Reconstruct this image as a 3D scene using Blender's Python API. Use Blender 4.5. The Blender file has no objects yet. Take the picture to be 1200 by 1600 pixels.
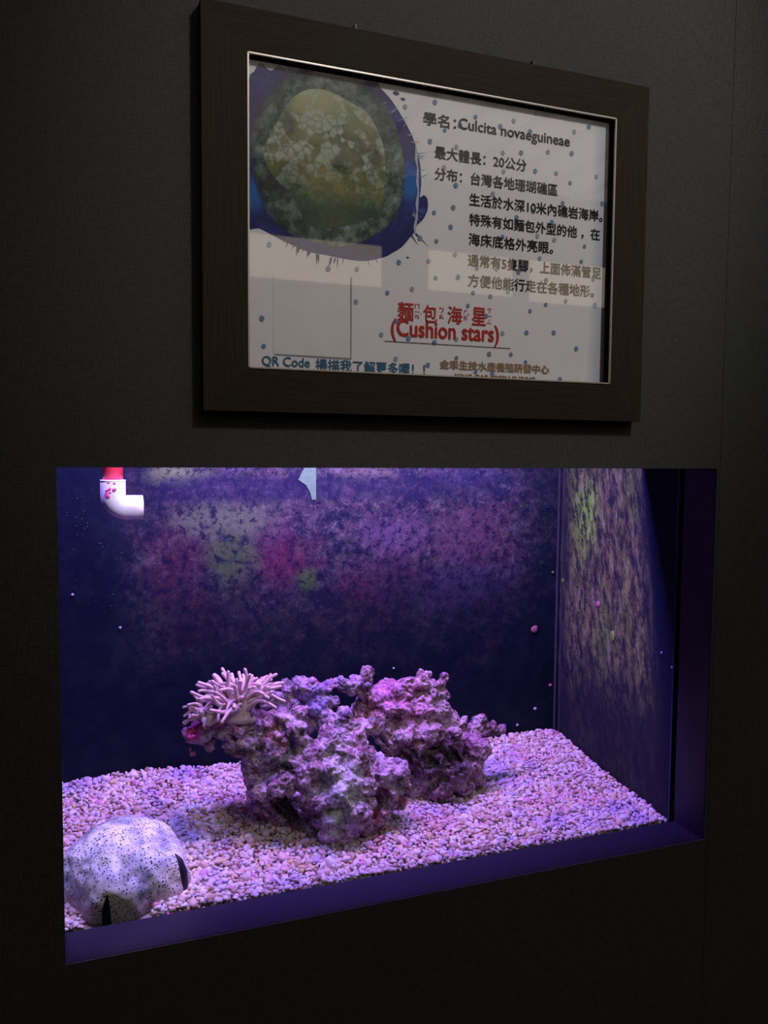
import bpy, bmesh, math, random
import numpy as np
from mathutils import Vector, Matrix, noise
R_ = math.radians
random.seed(7); rng = np.random.default_rng(11)
scene = bpy.context.scene
COL = scene.collection

# ------------------------------------------------------------------ camera
cam_d = bpy.data.cameras.new('camera'); cam = bpy.data.objects.new('camera', cam_d); COL.objects.link(cam)
cam_d.sensor_fit = 'VERTICAL'; cam_d.sensor_height = 36.0; cam_d.sensor_width = 27.0
cam_d.lens = 1313.03 / 1600 * 36.0
cam_d.clip_start = 0.02
def cam_axes(yaw, pitch, roll):
    cy, sy, cp, sp, cr, sr = math.cos(yaw), math.sin(yaw), math.cos(pitch), math.sin(pitch), math.cos(roll), math.sin(roll)
    fw = Vector((sy*cp, cy*cp, sp)); rt = Vector((cy, -sy, 0)); up = rt.cross(fw)
    return cr*rt + sr*up, -sr*rt + cr*up, fw
rt, up, fw = cam_axes(.3685, -.0674, .0077)
cam.matrix_world = Matrix(((rt.x, up.x, -fw.x, .0037), (rt.y, up.y, -fw.y, -1.0806), (rt.z, up.z, -fw.z, .6374), (0, 0, 0, 1)))
scene.camera = cam

# ------------------------------------------------------------------ world, exposure
w = bpy.data.worlds.new('world'); scene.world = w; w.use_nodes = True
w.node_tree.nodes['Background'].inputs[0].default_value = (.55, .65, 1, 1)
w.node_tree.nodes['Background'].inputs[1].default_value = 0.01
vs = scene.view_settings
vs.view_transform = 'Standard'; vs.look = 'None'; vs.gamma = 1; vs.use_curve_mapping = False; vs.exposure = 0.0

# ------------------------------------------------------------------ lights
def lamp(name, kind, loc, target, power, color, **kw):
    d = bpy.data.lights.new(name, kind); d.energy = power; d.color = color
    for k, v in kw.items(): setattr(d, k, v)
    o = bpy.data.objects.new(name, d); COL.objects.link(o); o.location = loc
    o.rotation_euler = (Vector(target) - Vector(loc)).to_track_quat('-Z', 'Y').to_euler()
    return o
# aquarium lamps hung over the open tank, behind the wall, plus added fill spots
K = 1.0
for nm, x_, y_, z_, tx, p_, c_ in (
        ('tank_spot_violet', -.05, .250, .88, .20, 13, (.42, .26, 1)),  # added fill for the shaded gravel left of the rock ledge
        ('tank_lamp_blue', .16, .262, .90, .22, 13, (.12, .10, 1)), ('tank_lamp_white', .30, .240, .92, .32, 10, (.95, .54, .92)),
        ('tank_spot_violet', .42, .268, .90, .42, 14, (.40, .16, 1)), ('tank_lamp_rose', .52, .240, .92, .52, 8, (1, .42, .50)),
        ('tank_lamp_blue', .62, .262, .90, .60, 14, (.12, .10, 1)), ('tank_lamp_white', .74, .240, .92, .72, 9, (.95, .54, .92)),
        ('tank_spot_violet', .88, .265, .90, .82, 14, (.34, .20, 1))):
    lamp(nm, 'SPOT', (x_, y_, z_), (tx, .27, 0), p_*K, c_, spot_size=R_(122), spot_blend=.5, shadow_soft_size=.015)
lamp('elbow_fill_spot', 'SPOT', (.125, .125, .652), (.088, .25, .572), 1.3*K, (.80, .70, 1), spot_size=R_(58), spot_blend=.6, shadow_soft_size=.01)  # added unseen fill that brightens the elbow and red pipe
lamp('star_fill_spot', 'SPOT', (.12, .094, .645), (.085, .125, .05), 7.0*K, (.92, .80, 1), spot_size=R_(30), spot_blend=.7, shadow_soft_size=.02)  # added unseen fill for the front of the cushion star
# hall: one dim track spotlight that washes the sign from above
lamp('hall_track_spot', 'SPOT', (.95, -1.45, 2.25), (.60, 0, 1.16), 62, (1, .90, .87), spot_size=R_(39), spot_blend=.7, shadow_soft_size=.10)
lamp('hall_wash', 'AREA', (1.5, -.9, 2.3), (1.4, 0, 1.3), 3.2, (.70, .78, 1), size=1.0)

# ------------------------------------------------------------------ helpers
def link(o, parent=None):
    COL.objects.link(o)
    if parent: o.parent = parent
    return o
def tag(o, label=None, cat=None, group=None, kind=None):
    if label: o['label'] = label
    if cat: o['category'] = cat
    if group: o['group'] = group
    if kind: o['kind'] = kind
    return o
def empty(name, loc=(0, 0, 0)):
    o = bpy.data.objects.new(name, None); o.location = loc; o.empty_display_size = .02; return link(o)
def mesh_obj(name, verts, faces, mat, parent=None, smooth=False, loc=None):
    me = bpy.data.meshes.new(name); me.from_pydata([tuple(v) for v in verts], [], [tuple(f) for f in faces]); me.update()
    if mat: me.materials.append(mat)
    if smooth: me.polygons.foreach_set('use_smooth', [True]*len(me.polygons))
    o = bpy.data.objects.new(name, me); link(o, parent)
    if loc: o.location = loc
    return o
def bm_obj(name, bm, mat, parent=None, smooth=False):
    me = bpy.data.meshes.new(name); bm.to_mesh(me); bm.free()
    if mat: me.materials.append(mat)
    if smooth: me.polygons.foreach_set('use_smooth', [True]*len(me.polygons))
    return link(bpy.data.objects.new(name, me), parent)
def add_box(bm, a, b, bev=0):
    r = bmesh.ops.create_cube(bm, size=1)
    for v in r['verts']:
        v.co = Vector([a[i] + (v.co[i]+.5)*(b[i]-a[i]) for i in range(3)])
    if bev:
        es = list({e for v in r['verts'] for e in v.link_edges})
        bmesh.ops.bevel(bm, geom=es, offset=bev, segments=2, affect='EDGES')
def box(name, a, b, mat, parent=None, bev=0):
    bm = bmesh.new(); add_box(bm, a, b, bev); return bm_obj(name, bm, mat, parent)
def prism(name, pts, y0, y1, mat, parent=None):
    """flat outline in x,z given thickness along y"""
    n = len(pts)
    v = [(p[0], y0, p[1]) for p in pts] + [(p[0], y1, p[1]) for p in pts]
    bm = bmesh.new(); vv = [bm.verts.new(q) for q in v]
    bm.faces.new(vv[:n]); bm.faces.new(vv[n:][::-1])
    for i in range(n): bm.faces.new((vv[i], vv[(i+1) % n], vv[n+(i+1) % n], vv[n+i]))
    bmesh.ops.recalc_face_normals(bm, faces=bm.faces[:])
    return bm_obj(name, bm, mat, parent)
def tube_data(path, radii, seg=10, cap=True):
    path = [Vector(p) for p in path]; V = []; F = []; n = len(path)
    prev = None
    for i, p in enumerate(path):
        t = (path[min(i+1, n-1)] - path[max(i-1, 0)]).normalized()
        if prev is None:
            a = t.orthogonal().normalized()
        else:
            a = (prev - t*prev.dot(t)).normalized()
        prev = a; b = t.cross(a)
        for k in range(seg):
            an = 2*math.pi*k/seg
            V.append(p + radii[i]*(math.cos(an)*a + math.sin(an)*b))
    for i in range(n-1):
        for k in range(seg):
            F.append((i*seg+k, i*seg+(k+1) % seg, (i+1)*seg+(k+1) % seg, (i+1)*seg+k))
    if cap:
        F.append(tuple(range(seg))[::-1]); F.append(tuple((n-1)*seg+k for k in range(seg)))
    return V, F

# ---- node helpers
class NT:
    def __init__(s, name):
        s.m = bpy.data.materials.new(name); s.m.use_nodes = True
        s.t = s.m.node_tree; s.n = s.t.nodes; s.b = s.n['Principled BSDF']
        s.co = s.n.new('ShaderNodeTexCoord').outputs['Object']
    def new(s, t, **kw):
        x = s.n.new(t)
        for k, v in kw.items(): setattr(x, k, v)
        return x
    def put(s, sock, v):
        if isinstance(v, bpy.types.NodeSocket): s.t.links.new(v, sock)
        else:
            if sock.type == 'RGBA' and len(v) == 3: v = (*v, 1)
            sock.default_value = v
    def scale(s, v):
        x = s.new('ShaderNodeMapping'); s.put(x.inputs['Vector'], s.co); x.inputs['Scale'].default_value = v; return x.outputs[0]
    def noise(s, scale, detail=3, rough=.55, vec=None, dist=0):
        x = s.new('ShaderNodeTexNoise'); s.put(x.inputs['Vector'], vec or s.co)
        x.inputs['Scale'].default_value = scale; x.inputs['Detail'].default_value = detail
        x.inputs['Roughness'].default_value = rough; x.inputs['Distortion'].default_value = dist
        return x.outputs['Fac']
    def vor(s, scale, feature='F1', out='Distance', vec=None, rnd=1):
        x = s.new('ShaderNodeTexVoronoi', feature=feature); s.put(x.inputs['Vector'], vec or s.co)
        x.inputs['Scale'].default_value = scale; x.inputs['Randomness'].default_value = rnd
        return x.outputs[out]
    def math(s, op, a, b=0, c=0, clamp=False):
        x = s.new('ShaderNodeMath', operation=op, use_clamp=clamp)
        for i, v in enumerate((a, b, c)): s.put(x.inputs[i], v)
        return x.outputs[0]
    def rng(s, v, a, b, c=0, d=1, smooth=True):
        x = s.new('ShaderNodeMapRange', interpolation_type='SMOOTHSTEP' if smooth else 'LINEAR')
        for i, q in enumerate((v, a, b, c, d)): s.put(x.inputs[i], q)
        return x.outputs[0]
    def mix(s, f, a, b, mode='MIX'):
        x = s.new('ShaderNodeMix', data_type='RGBA', blend_type=mode)
        s.put(x.inputs[0], f); s.put(x.inputs[6], a); s.put(x.inputs[7], b); return x.outputs[2]
    def ramp(s, v, stops, interp='LINEAR'):
        x = s.new('ShaderNodeValToRGB'); s.put(x.inputs[0], v); r = x.color_ramp; r.interpolation = interp
        while len(r.elements) < len(stops): r.elements.new(.5)
        for e, (p, c) in zip(r.elements, stops): e.position = p; e.color = (*c, 1)
        return x.outputs[0]
    def xyz(s, v=None):
        x = s.new('ShaderNodeSeparateXYZ'); s.put(x.inputs[0], v or s.co); return x.outputs
    def spot(s, c, r, lo=.3, hi=1, wob=None):
        """soft ellipsoid mask around c with radii r (1 inside, 0 outside)"""
        x = s.new('ShaderNodeVectorMath', operation='SUBTRACT'); s.put(x.inputs[0], s.co); x.inputs[1].default_value = c
        y = s.new('ShaderNodeVectorMath', operation='DIVIDE'); s.put(y.inputs[0], x.outputs[0]); y.inputs[1].default_value = r
        z = s.new('ShaderNodeVectorMath', operation='LENGTH'); s.put(z.inputs[0], y.outputs[0])
        l = z.outputs['Value']
        if wob is not None: l = s.math('ADD', l, s.math('MULTIPLY_ADD', wob, 1.6, -.8))
        return s.rng(l, lo, hi, 1, 0)
    def bump(s, h, strength=.3, dist=.002, normal=None):
        x = s.new('ShaderNodeBump'); s.put(x.inputs['Height'], h)
        x.inputs['Strength'].default_value = strength; x.inputs['Distance'].default_value = dist
        if normal is not None: s.put(x.inputs['Normal'], normal)
        return x.outputs[0]
    def out(s, color=None, rough=.6, normal=None, spec=None, **kw):
        if color is not None: s.put(s.b.inputs['Base Color'], color)
        s.put(s.b.inputs['Roughness'], rough)
        if normal is not None: s.put(s.b.inputs['Normal'], normal)
        if spec is not None: s.b.inputs['Specular IOR Level'].default_value = spec
        for k, v in kw.items(): s.put(s.b.inputs[k.replace('_', ' ')], v)
        return s.m
def plain(name, color, rough=.6, spec=.5, metal=0, var=.12):
    t = NT(name); n = t.noise(60, 3)
    c2 = tuple(min(1, x*(1+var)) for x in color); c1 = tuple(x*(1-var) for x in color)
    return t.out(t.mix(n, c1, c2), rough, spec=spec, Metallic=metal)
def emit(name, color, s):
    t = NT(name); t.put(t.b.inputs['Emission Color'], color); t.b.inputs['Emission Strength'].default_value = s
    return t.out((.02, .02, .02), .5)
def clear(name, tint, gloss_rough=.03, ior=1.45, scale=1.0):
    """thin pane: clear with a fresnel reflection"""
    m = bpy.data.materials.new(name); m.use_nodes = True; t = m.node_tree; t.nodes.clear()
    o = t.nodes.new('ShaderNodeOutputMaterial'); mx = t.nodes.new('ShaderNodeMixShader'); tr = t.nodes.new('ShaderNodeBsdfTransparent')
    gl = t.nodes.new('ShaderNodeBsdfGlossy'); fr = t.nodes.new('ShaderNodeFresnel')
    tr.inputs[0].default_value = (*tint, 1); gl.inputs['Roughness'].default_value = gloss_rough; fr.inputs[0].default_value = ior
    mu = t.nodes.new('ShaderNodeMath'); mu.operation = 'MULTIPLY'; mu.inputs[1].default_value = scale
    ge = t.nodes.new('ShaderNodeNewGeometry'); iv = t.nodes.new('ShaderNodeMath'); iv.operation = 'SUBTRACT'; iv.inputs[0].default_value = 1
    mm = t.nodes.new('ShaderNodeMath'); mm.operation = 'MULTIPLY'          # reflects on its outer face only
    t.links.new(ge.outputs['Backfacing'], iv.inputs[1]); t.links.new(mu.outputs[0], mm.inputs[0]); t.links.new(iv.outputs[0], mm.inputs[1])
    t.links.new(fr.outputs[0], mu.inputs[0]); t.links.new(mm.outputs[0], mx.inputs[0])
    t.links.new(tr.outputs[0], mx.inputs[1]); t.links.new(gl.outputs[0], mx.inputs[2]); t.links.new(mx.outputs[0], o.inputs[0])
    return m

# measured tables (metres): rock lumps x,y,z,radius and printed outlines x,z
FRONT=[(0.1959, 0.27, 0.1807, 0.0134), (0.1878, 0.27, 0.189, 0.0093), (0.2143, 0.27, 0.1849, 0.0187), (0.2362, 0.265, 0.1904, 0.0208), (0.2623, 0.265, 0.196, 0.023), (0.2888, 0.265, 0.2006, 0.0232), (0.3102, 0.265, 0.1875, 0.0276), (0.191, 0.265, 0.164, 0.0051), (0.195, 0.265, 0.1551, 0.0041), (0.2258, 0.265, 0.1651, 0.0104), (0.2564, 0.262, 0.1677, 0.0209), (0.2819, 0.258, 0.1607, 0.0273), (0.2241, 0.285, 0.1984, 0.0126), (0.2503, 0.285, 0.202, 0.0148), (0.2833, 0.29, 0.2046, 0.015), (0.2033, 0.285, 0.1878, 0.0105), (0.3013, 0.25, 0.1342, 0.0294), (0.3269, 0.245, 0.1596, 0.0316), (0.3553, 0.25, 0.1817, 0.0276), (0.3676, 0.255, 0.206, 0.0171), (0.339, 0.25, 0.1997, 0.0169), (0.3654, 0.235, 0.1906, 0.0127), (0.3676, 0.235, 0.1635, 0.0127), (0.2948, 0.245, 0.11, 0.0209), (0.2822, 0.26, 0.1277, 0.0147), (0.3052, 0.235, 0.0909, 0.025), (0.3314, 0.22, 0.1037, 0.027), (0.3, 0.245, 0.0663, 0.0189), (0.3226, 0.25, 0.0534, 0.0276), (0.3456, 0.255, 0.0282, 0.0257), (0.313, 0.255, 0.0332, 0.017), (0.2895, 0.245, 0.0839, 0.0105), (0.3608, 0.25, 0.0114, 0.015), (0.3881, 0.23, 0.141, 0.0318), (0.4214, 0.23, 0.1587, 0.032), (0.4569, 0.235, 0.164, 0.0324), (0.373, 0.215, 0.1106, 0.0335), (0.4081, 0.205, 0.1203, 0.0356), (0.4429, 0.21, 0.1302, 0.0318), (0.3903, 0.2, 0.0818, 0.0333), (0.4253, 0.19, 0.0914, 0.0376), (0.4677, 0.2, 0.0926, 0.0298), (0.4075, 0.185, 0.0533, 0.0291), (0.4442, 0.18, 0.0552, 0.0334), (0.4021, 0.185, 0.0274, 0.0187), (0.4333, 0.18, 0.0268, 0.0208), (0.4684, 0.185, 0.0278, 0.0211), (0.4169, 0.18, 0.0144, 0.0104), (0.4871, 0.19, 0.0446, 0.0191), (0.388, 0.21, 0.0405, 0.0168), (0.5019, 0.2, 0.0934, 0.0279), (0.5226, 0.2, 0.1016, 0.0215), (0.5327, 0.205, 0.1151, 0.013), (0.5368, 0.2, 0.0831, 0.013), (0.5094, 0.205, 0.1126, 0.0194), (0.5137, 0.2, 0.0642, 0.0237), (0.5333, 0.205, 0.0539, 0.013), (0.4884, 0.21, 0.108, 0.0172), (0.4823, 0.225, 0.1256, 0.0173), (0.426, 0.245, 0.1808, 0.0129), (0.4488, 0.245, 0.1816, 0.0174), (0.4776, 0.245, 0.1695, 0.0175), (0.4969, 0.25, 0.1714, 0.0176), (0.4077, 0.24, 0.1735, 0.0107), (0.3663, 0.23, 0.133, 0.0274)]
ARCH=[(0.3325, 0.29, 0.2325, 0.0108), (0.3435, 0.29, 0.2204, 0.0174), (0.3602, 0.29, 0.2353, 0.0174), (0.3478, 0.285, 0.1993, 0.0195), (0.3814, 0.285, 0.2402, 0.0197), (0.404, 0.285, 0.2414, 0.0187), (0.4293, 0.285, 0.2391, 0.0166), (0.456, 0.285, 0.2389, 0.0145), (0.4825, 0.29, 0.2351, 0.0124), (0.414, 0.28, 0.2161, 0.022), (0.3955, 0.275, 0.2027, 0.024), (0.4168, 0.27, 0.1853, 0.0219), (0.3688, 0.28, 0.2151, 0.0174), (0.437, 0.28, 0.2139, 0.0133), (0.3848, 0.265, 0.1792, 0.0216), (0.473, 0.29, 0.2246, 0.0112), (0.5071, 0.295, 0.2258, 0.0113), (0.3214, 0.29, 0.2171, 0.013), (0.5005, 0.3, 0.2077, 0.0114)]
REAR=[(0.5105, 0.305, 0.2495, 0.0125), (0.5118, 0.305, 0.2354, 0.0103), (0.5071, 0.305, 0.2115, 0.0183), (0.4952, 0.305, 0.1895, 0.0171), (0.5273, 0.3, 0.2051, 0.0252), (0.5518, 0.3, 0.2144, 0.023), (0.5829, 0.3, 0.2173, 0.0232), (0.6081, 0.3, 0.2233, 0.021), (0.6078, 0.3, 0.2446, 0.0116), (0.6244, 0.3, 0.2408, 0.007), (0.6338, 0.3, 0.2066, 0.0235), (0.653, 0.3, 0.2191, 0.0118), (0.6559, 0.3, 0.1985, 0.013), (0.6581, 0.3, 0.2282, 0.0083), (0.4911, 0.3, 0.174, 0.0136), (0.5256, 0.295, 0.1718, 0.0274), (0.5605, 0.29, 0.1813, 0.0321), (0.6043, 0.29, 0.1767, 0.0348), (0.6449, 0.295, 0.171, 0.0282), (0.6621, 0.295, 0.1452, 0.0213), (0.6735, 0.3, 0.1545, 0.0119), (0.5343, 0.285, 0.1448, 0.025), (0.5691, 0.28, 0.1425, 0.032), (0.613, 0.28, 0.1375, 0.0347), (0.4997, 0.29, 0.153, 0.0159), (0.658, 0.28, 0.1144, 0.0375), (0.7021, 0.29, 0.1181, 0.0285), (0.6886, 0.29, 0.1378, 0.0142), (0.7244, 0.295, 0.1323, 0.0216), (0.7337, 0.295, 0.1435, 0.012), (0.738, 0.295, 0.1246, 0.0168), (0.7584, 0.295, 0.1223, 0.0145), (0.7749, 0.295, 0.1205, 0.0097), (0.783, 0.295, 0.1282, 0.0049), (0.7582, 0.295, 0.1347, 0.006), (0.6976, 0.29, 0.1501, 0.0059), (0.7106, 0.28, 0.0961, 0.0308), (0.7019, 0.275, 0.0687, 0.0331), (0.7155, 0.275, 0.0487, 0.0213), (0.6539, 0.27, 0.0706, 0.0396), (0.6114, 0.275, 0.0862, 0.037), (0.5819, 0.28, 0.1058, 0.0299), (0.597, 0.27, 0.0545, 0.0299), (0.6377, 0.262, 0.046, 0.0324), (0.6763, 0.262, 0.0407, 0.028), (0.6094, 0.255, 0.0349, 0.0206), (0.6387, 0.25, 0.0269, 0.0161), (0.5825, 0.265, 0.0407, 0.0206), (0.5698, 0.28, 0.0779, 0.0207), (0.5962, 0.27, 0.1191, 0.0252), (0.5452, 0.275, 0.1236, 0.0136)]
DENTS = {'FRONT': [(0.3263, 0.2, 0.0541, 0.0349), (0.3014, 0.205, 0.061, 0.0266), (0.3595, 0.205, 0.0362, 0.0229), (0.3086, 0.213, 0.1326, 0.0133), (0.3381, 0.205, 0.1295, 0.0123), (0.2842, 0.22, 0.1311, 0.0123), (0.5112, 0.225, 0.1409, 0.0196), (0.2199, 0.23, 0.1567, 0.0162), (0.2493, 0.225, 0.1495, 0.0142), (0.3593, 0.205, 0.1848, 0.0144), (0.4469, 0.25, 0.1969, 0.0141), (0.5311, 0.18, 0.0586, 0.0128), (0.4721, 0.15, 0.0315, 0.0144), (0.4677, 0.17, 0.1358, 0.0104), (0.3871, 0.19, 0.1706, 0.0103)], 'ARCH': [(0.4536, 0.27, 0.1903, 0.0154), (0.3566, 0.255, 0.2126, 0.0107), (0.405, 0.25, 0.2309, 0.0097)], 'REAR': [(0.5609, 0.23, 0.1083, 0.0288), (0.6074, 0.225, 0.0984, 0.0246), (0.6532, 0.23, 0.1024, 0.0227), (0.5208, 0.25, 0.1382, 0.02), (0.6362, 0.235, 0.1433, 0.0136), (0.4602, 0.29, 0.1837, 0.0157), (0.6201, 0.255, 0.1736, 0.0114), (0.5992, 0.28, 0.2421, 0.008), (0.7012, 0.25, 0.131, 0.0139), (0.5931, 0.235, 0.1311, 0.0134)]}

SPL = [(0.2317, 1.0992), (0.239, 1.1143), (0.2447, 1.1245), (0.2512, 1.1264), (0.2544, 1.1215), (0.2618, 1.1196), (0.2709, 1.1282), (0.2791, 1.1241), (0.2841, 1.1218), (0.2875, 1.1317), (0.3902, 1.1345), (0.4083, 1.1211), (0.4239, 1.1079), (0.4388, 1.0894), (0.452, 1.0697), (0.4606, 1.0507), (0.4666, 1.0262), (0.4678, 1.0027), (0.4661, 0.9872), (0.4717, 0.9904), (0.4775, 0.9859), (0.4777, 0.9715), (0.4712, 0.958), (0.4627, 0.9494), (0.4572, 0.9378), (0.4516, 0.9313), (0.4405, 0.9183), (0.4257, 0.9085), (0.4147, 0.9024), (0.3874, 0.8949), (0.3604, 0.895), (0.334, 0.8976), (0.308, 0.9001), (0.2825, 0.9082), (0.2657, 0.9146), (0.245, 0.9229), (0.2295, 0.9269), (0.2297, 1.0055)]
STA = [(0.3247, 1.1066), (0.342, 1.1049), (0.3595, 1.0986), (0.3816, 1.0908), (0.3951, 1.0805), (0.4065, 1.0616), (0.4135, 1.0419), (0.4156, 1.0131), (0.414, 0.9879), (0.4096, 0.9623), (0.3915, 0.95), (0.3602, 0.9384), (0.3295, 0.9322), (0.3144, 0.9337), (0.3037, 0.9406), (0.2951, 0.9579), (0.2867, 0.971), (0.2699, 0.983), (0.2575, 0.9973), (0.2514, 1.0142), (0.2555, 1.0325), (0.2658, 1.0556), (0.2783, 1.0752), (0.2887, 1.0906), (0.3056, 1.1021)]
PHO = [(0.2373, 1.0845), (0.2659, 1.1141), (0.3247, 1.1285), (0.3769, 1.1266), (0.413, 1.1037), (0.4335, 1.0654), (0.4432, 1.0165), (0.4344, 0.965), (0.4053, 0.9326), (0.3604, 0.9116), (0.308, 0.9147), (0.2657, 0.9306), (0.2426, 0.9678), (0.2346, 1.0218)]
DOTS = [(0.4868, 1.1151), (0.5486, 1.1048), (0.525, 1.0902), (0.5021, 1.0804), (0.4801, 1.0626), (0.5198, 1.0604), (0.5875, 1.0975), (0.6085, 1.1084), (0.6159, 1.1261), (0.6352, 1.0972), (0.5921, 1.0623), (0.6213, 1.0662), (0.5938, 1.0371), (0.6447, 1.0439), (0.5196, 1.0089), (0.5018, 1.0307), (0.5774, 1.0044), (0.644, 1.1242), (0.7085, 1.1076), (0.7335, 1.1184), (0.6652, 1.0734), (0.705, 1.0764), (0.6798, 1.0452), (0.7034, 1.0345), (0.7485, 1.0491), (0.7619, 1.0886), (0.6916, 1.0045), (0.5162, 0.9787), (0.4873, 0.9687), (0.5127, 0.952), (0.4667, 0.9323), (0.4913, 0.9309), (0.52, 0.9154), (0.4804, 0.9031), (0.4908, 0.8811), (0.5249, 0.8852), (0.4558, 0.8635), (0.6429, 0.9878), (0.6159, 0.9759), (0.5938, 0.947), (0.5541, 0.9), (0.5854, 0.9018), (0.6206, 0.9003), (0.5486, 0.8656), (0.6043, 0.8711), (0.674, 0.9753), (0.6505, 0.9535), (0.6789, 0.9508), (0.7305, 0.9466), (0.655, 0.9225), (0.7256, 0.924), (0.7604, 0.9619), (0.76, 1.0117), (0.7472, 0.9), (0.6664, 0.8923), (0.5409, 0.8469), (0.576, 0.8627), (0.6407, 0.8466), (0.6667, 0.8575), (0.7003, 0.8649), (0.7514, 0.863), (0.5964, 0.8121), (0.6356, 0.8153), (0.5754, 0.7817), (0.6105, 0.783), (0.5241, 0.7738), (0.6349, 0.7732), (0.49, 0.7932), (0.5237, 0.7999), (0.5693, 0.8346), (0.4807, 0.7621), (0.5545, 0.7555), (0.581, 0.7544), (0.6933, 0.7507), (0.2578, 0.9042), (0.3363, 0.8805), (0.3763, 0.8835), (0.436, 0.8975), (0.4197, 0.8557), (0.375, 0.8407), (0.248, 0.8105), (0.2505, 0.7756), (0.4114, 0.7995), (0.4326, 0.7681), (0.434, 0.818), (0.4511, 0.7967), (0.4433, 1.1026), (0.7202, 0.7969), (0.6811, 0.818)]

# ------------------------------------------------------------------ setting: wall with the opening
W, H, D, YG = 1.0008, .62, .4557, .078      # opening width/height, back of tank, face of the tank glass
t = NT('wall_fabric')
a = t.noise(1, 2, .5, t.scale((1100, 1100, 60))); b = t.noise(1, 2, .5, t.scale((60, 60, 1300)))
wv = t.math('ADD', a, b); sp = t.noise(420, 2)
c = t.mix(t.rng(wv, .7, 1.3), (.042, .044, .040), (.070, .072, .070))
c = t.mix(t.rng(t.noise(3.5, 4), .35, .7), c, t.mix(.5, c, (.040, .050, .050)))
c = t.mix(t.rng(sp, .68, .76), c, (.03, .032, .04))
WALL = t.out(c, .75, t.bump(wv, .35, .0006), .12)
bm = bmesh.new()
add_box(bm, (-2.2, 0, -1.0), (0, .003, 2.38)); add_box(bm, (W, 0, -1.0), (4.6, .003, 2.38))
add_box(bm, (0, 0, H), (W, .003, 2.38)); add_box(bm, (0, 0, -1.0), (W, .003, 0))
wall = bm_obj('wall_front', bm, WALL); tag(wall, kind='structure')
box('wallpaper_panel', (W+.006, -.0007, -1.0), (2.1, .0, 2.38), WALL, wall)
box('wallpaper_panel', (-1.2, -.0006, -1.0), (-.0006, .0, H-.0015), WALL, wall)

t = NT('reveal_board')
g = t.noise(1, 3, .6, t.scale((8, 300, 300)))
REV = t.out(t.mix(t.rng(g, .3, .7), (.008, .006, .015), (.015, .012, .026)), .55, t.bump(g, .25, .0006), .4)
t = NT('reveal_board_upright')
g = t.noise(1, 3, .6, t.scale((300, 300, 8)))
REVV = t.out(t.mix(t.rng(g, .3, .7), (.008, .006, .015), (.015, .012, .026)), .55, t.bump(g, .25, .0006), .4)
GS = YG - .0015
tag(box('trim_1', (-.0, .0032, -.018), (W, GS, -.0), REV, bev=.0008), kind='structure')           # sill
tag(box('trim_2', (W, .0032, -.018), (W+.018, GS, H), REVV, bev=.0008), kind='structure')
tag(box('trim_3', (-.018, .0032, -.018), (0, GS, H), REVV, bev=.0008), kind='structure')
tag(box('trim_4', (-.018, .0032, H), (W+.018, GS, H+.018), REV, bev=.0008), kind='structure')

# room the photographer stands in (it shows only as reflections in the sign's glass)
PALE = emit('glowing_beam', (1, .84, .78), .25); DW = plain('hall_paint', (.10, .10, .11), .8); DF = plain('hall_floor', (.05, .05, .055), .5)  # ceiling beams given a faint glow to soften their mirrored stripes
WARM = emit('warm_lit_window', (1, .80, .58), 1.5); PAN = emit('ceiling_glow', (1, .84, .74), .46)  # ceiling panels glow so the sign glass mirrors a bright cream ceiling
tag(box('wall_back', (-2.2, -4.1, -1.0), (4.6, -4.0, 2.38), DW), kind='structure')
tag(box('wall_left', (-2.3, -4.0, -1.0), (-2.2, .012, 2.38), DW), kind='structure')
tag(box('wall_right', (4.6, -4.0, -1.0), (4.7, .012, 2.38), DW), kind='structure')
tag(box('floor', (-2.2, -4.0, -1.05), (4.6, 0, -1.0), DF), kind='structure')
ceil = tag(box('ceiling', (-2.2, -4.0, 2.50), (4.6, 0, 2.55), DW), kind='structure')
x = -.86; k = 0
while x < 4.4:
    box('ceiling_panel', (x+.06, -3.95, 2.40), (x+.32, -1.6, 2.41), PAN, ceil)
    box('ceiling_beam', (x, -3.98, 2.385), (x+.06, 0, 2.50), PALE, ceil)
    x += .32
for n_, (x0, x1, z0, z1) in enumerate([(.2, 1.92, 1.69, 1.95), (2.25, 2.86, 1.70, 1.96), (3.0, 3.62, 1.68, 1.96)]):
    wn = tag(box('window_%d' % (n_+1), (x0, -3.999, z0), (x1, -3.985, z1), WARM), kind='structure')
    f = box('window_frame', (x0-.03, -3.999, z1), (x1+.03, -3.96, z1+.03), DW, wn); box('window_sill', (x0-.03, -3.999, z0-.03), (x1+.03, -3.96, z0), DW, wn)

# ------------------------------------------------------------------ aquarium tank
TL = -.16                                            # left side of the tank, hidden behind the wall
tank = empty('aquarium_tank', (.42, .27, -.04))
tag(tank, 'built-in aquarium behind the wall opening, algae-stained back and side panels', 'aquarium')
def P(o): o.parent = tank; o.matrix_parent_inverse = Matrix.Translation(tank.location).inverted(); return o
t = NT('algae_back_panel')
X, Y_, Z = t.xyz()
n1 = t.noise(9, 6, .65); n2 = t.noise(26, 6, .7); n3 = t.noise(130, 4, .7); n4 = t.noise(15, 5, .6, t.scale((1, 1, 1.6)), .6)
col = t.ramp(n1, [(.30, (.020, .028, .045)), (.42, (.04, .045, .06)), (.50, (.080, .040, .055)), (.56, (.07, .095, .05)), (.64, (.12, .12, .12)), (.75, (.08, .045, .055))])
fine = t.ramp(n2, [(.30, (.014, .020, .035)), (.45, (.04, .05, .06)), (.55, (.085, .09, .085)), (.68, (.15, .15, .14))])
col = t.mix(.55, col, fine)
nd = t.noise(55, 8, .8, None, .3); nd2 = t.noise(19, 7, .75, None, .4)
col = t.mix(t.math('MULTIPLY', t.rng(nd2, .50, .40), .8), col, (.016, .020, .045))
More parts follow.
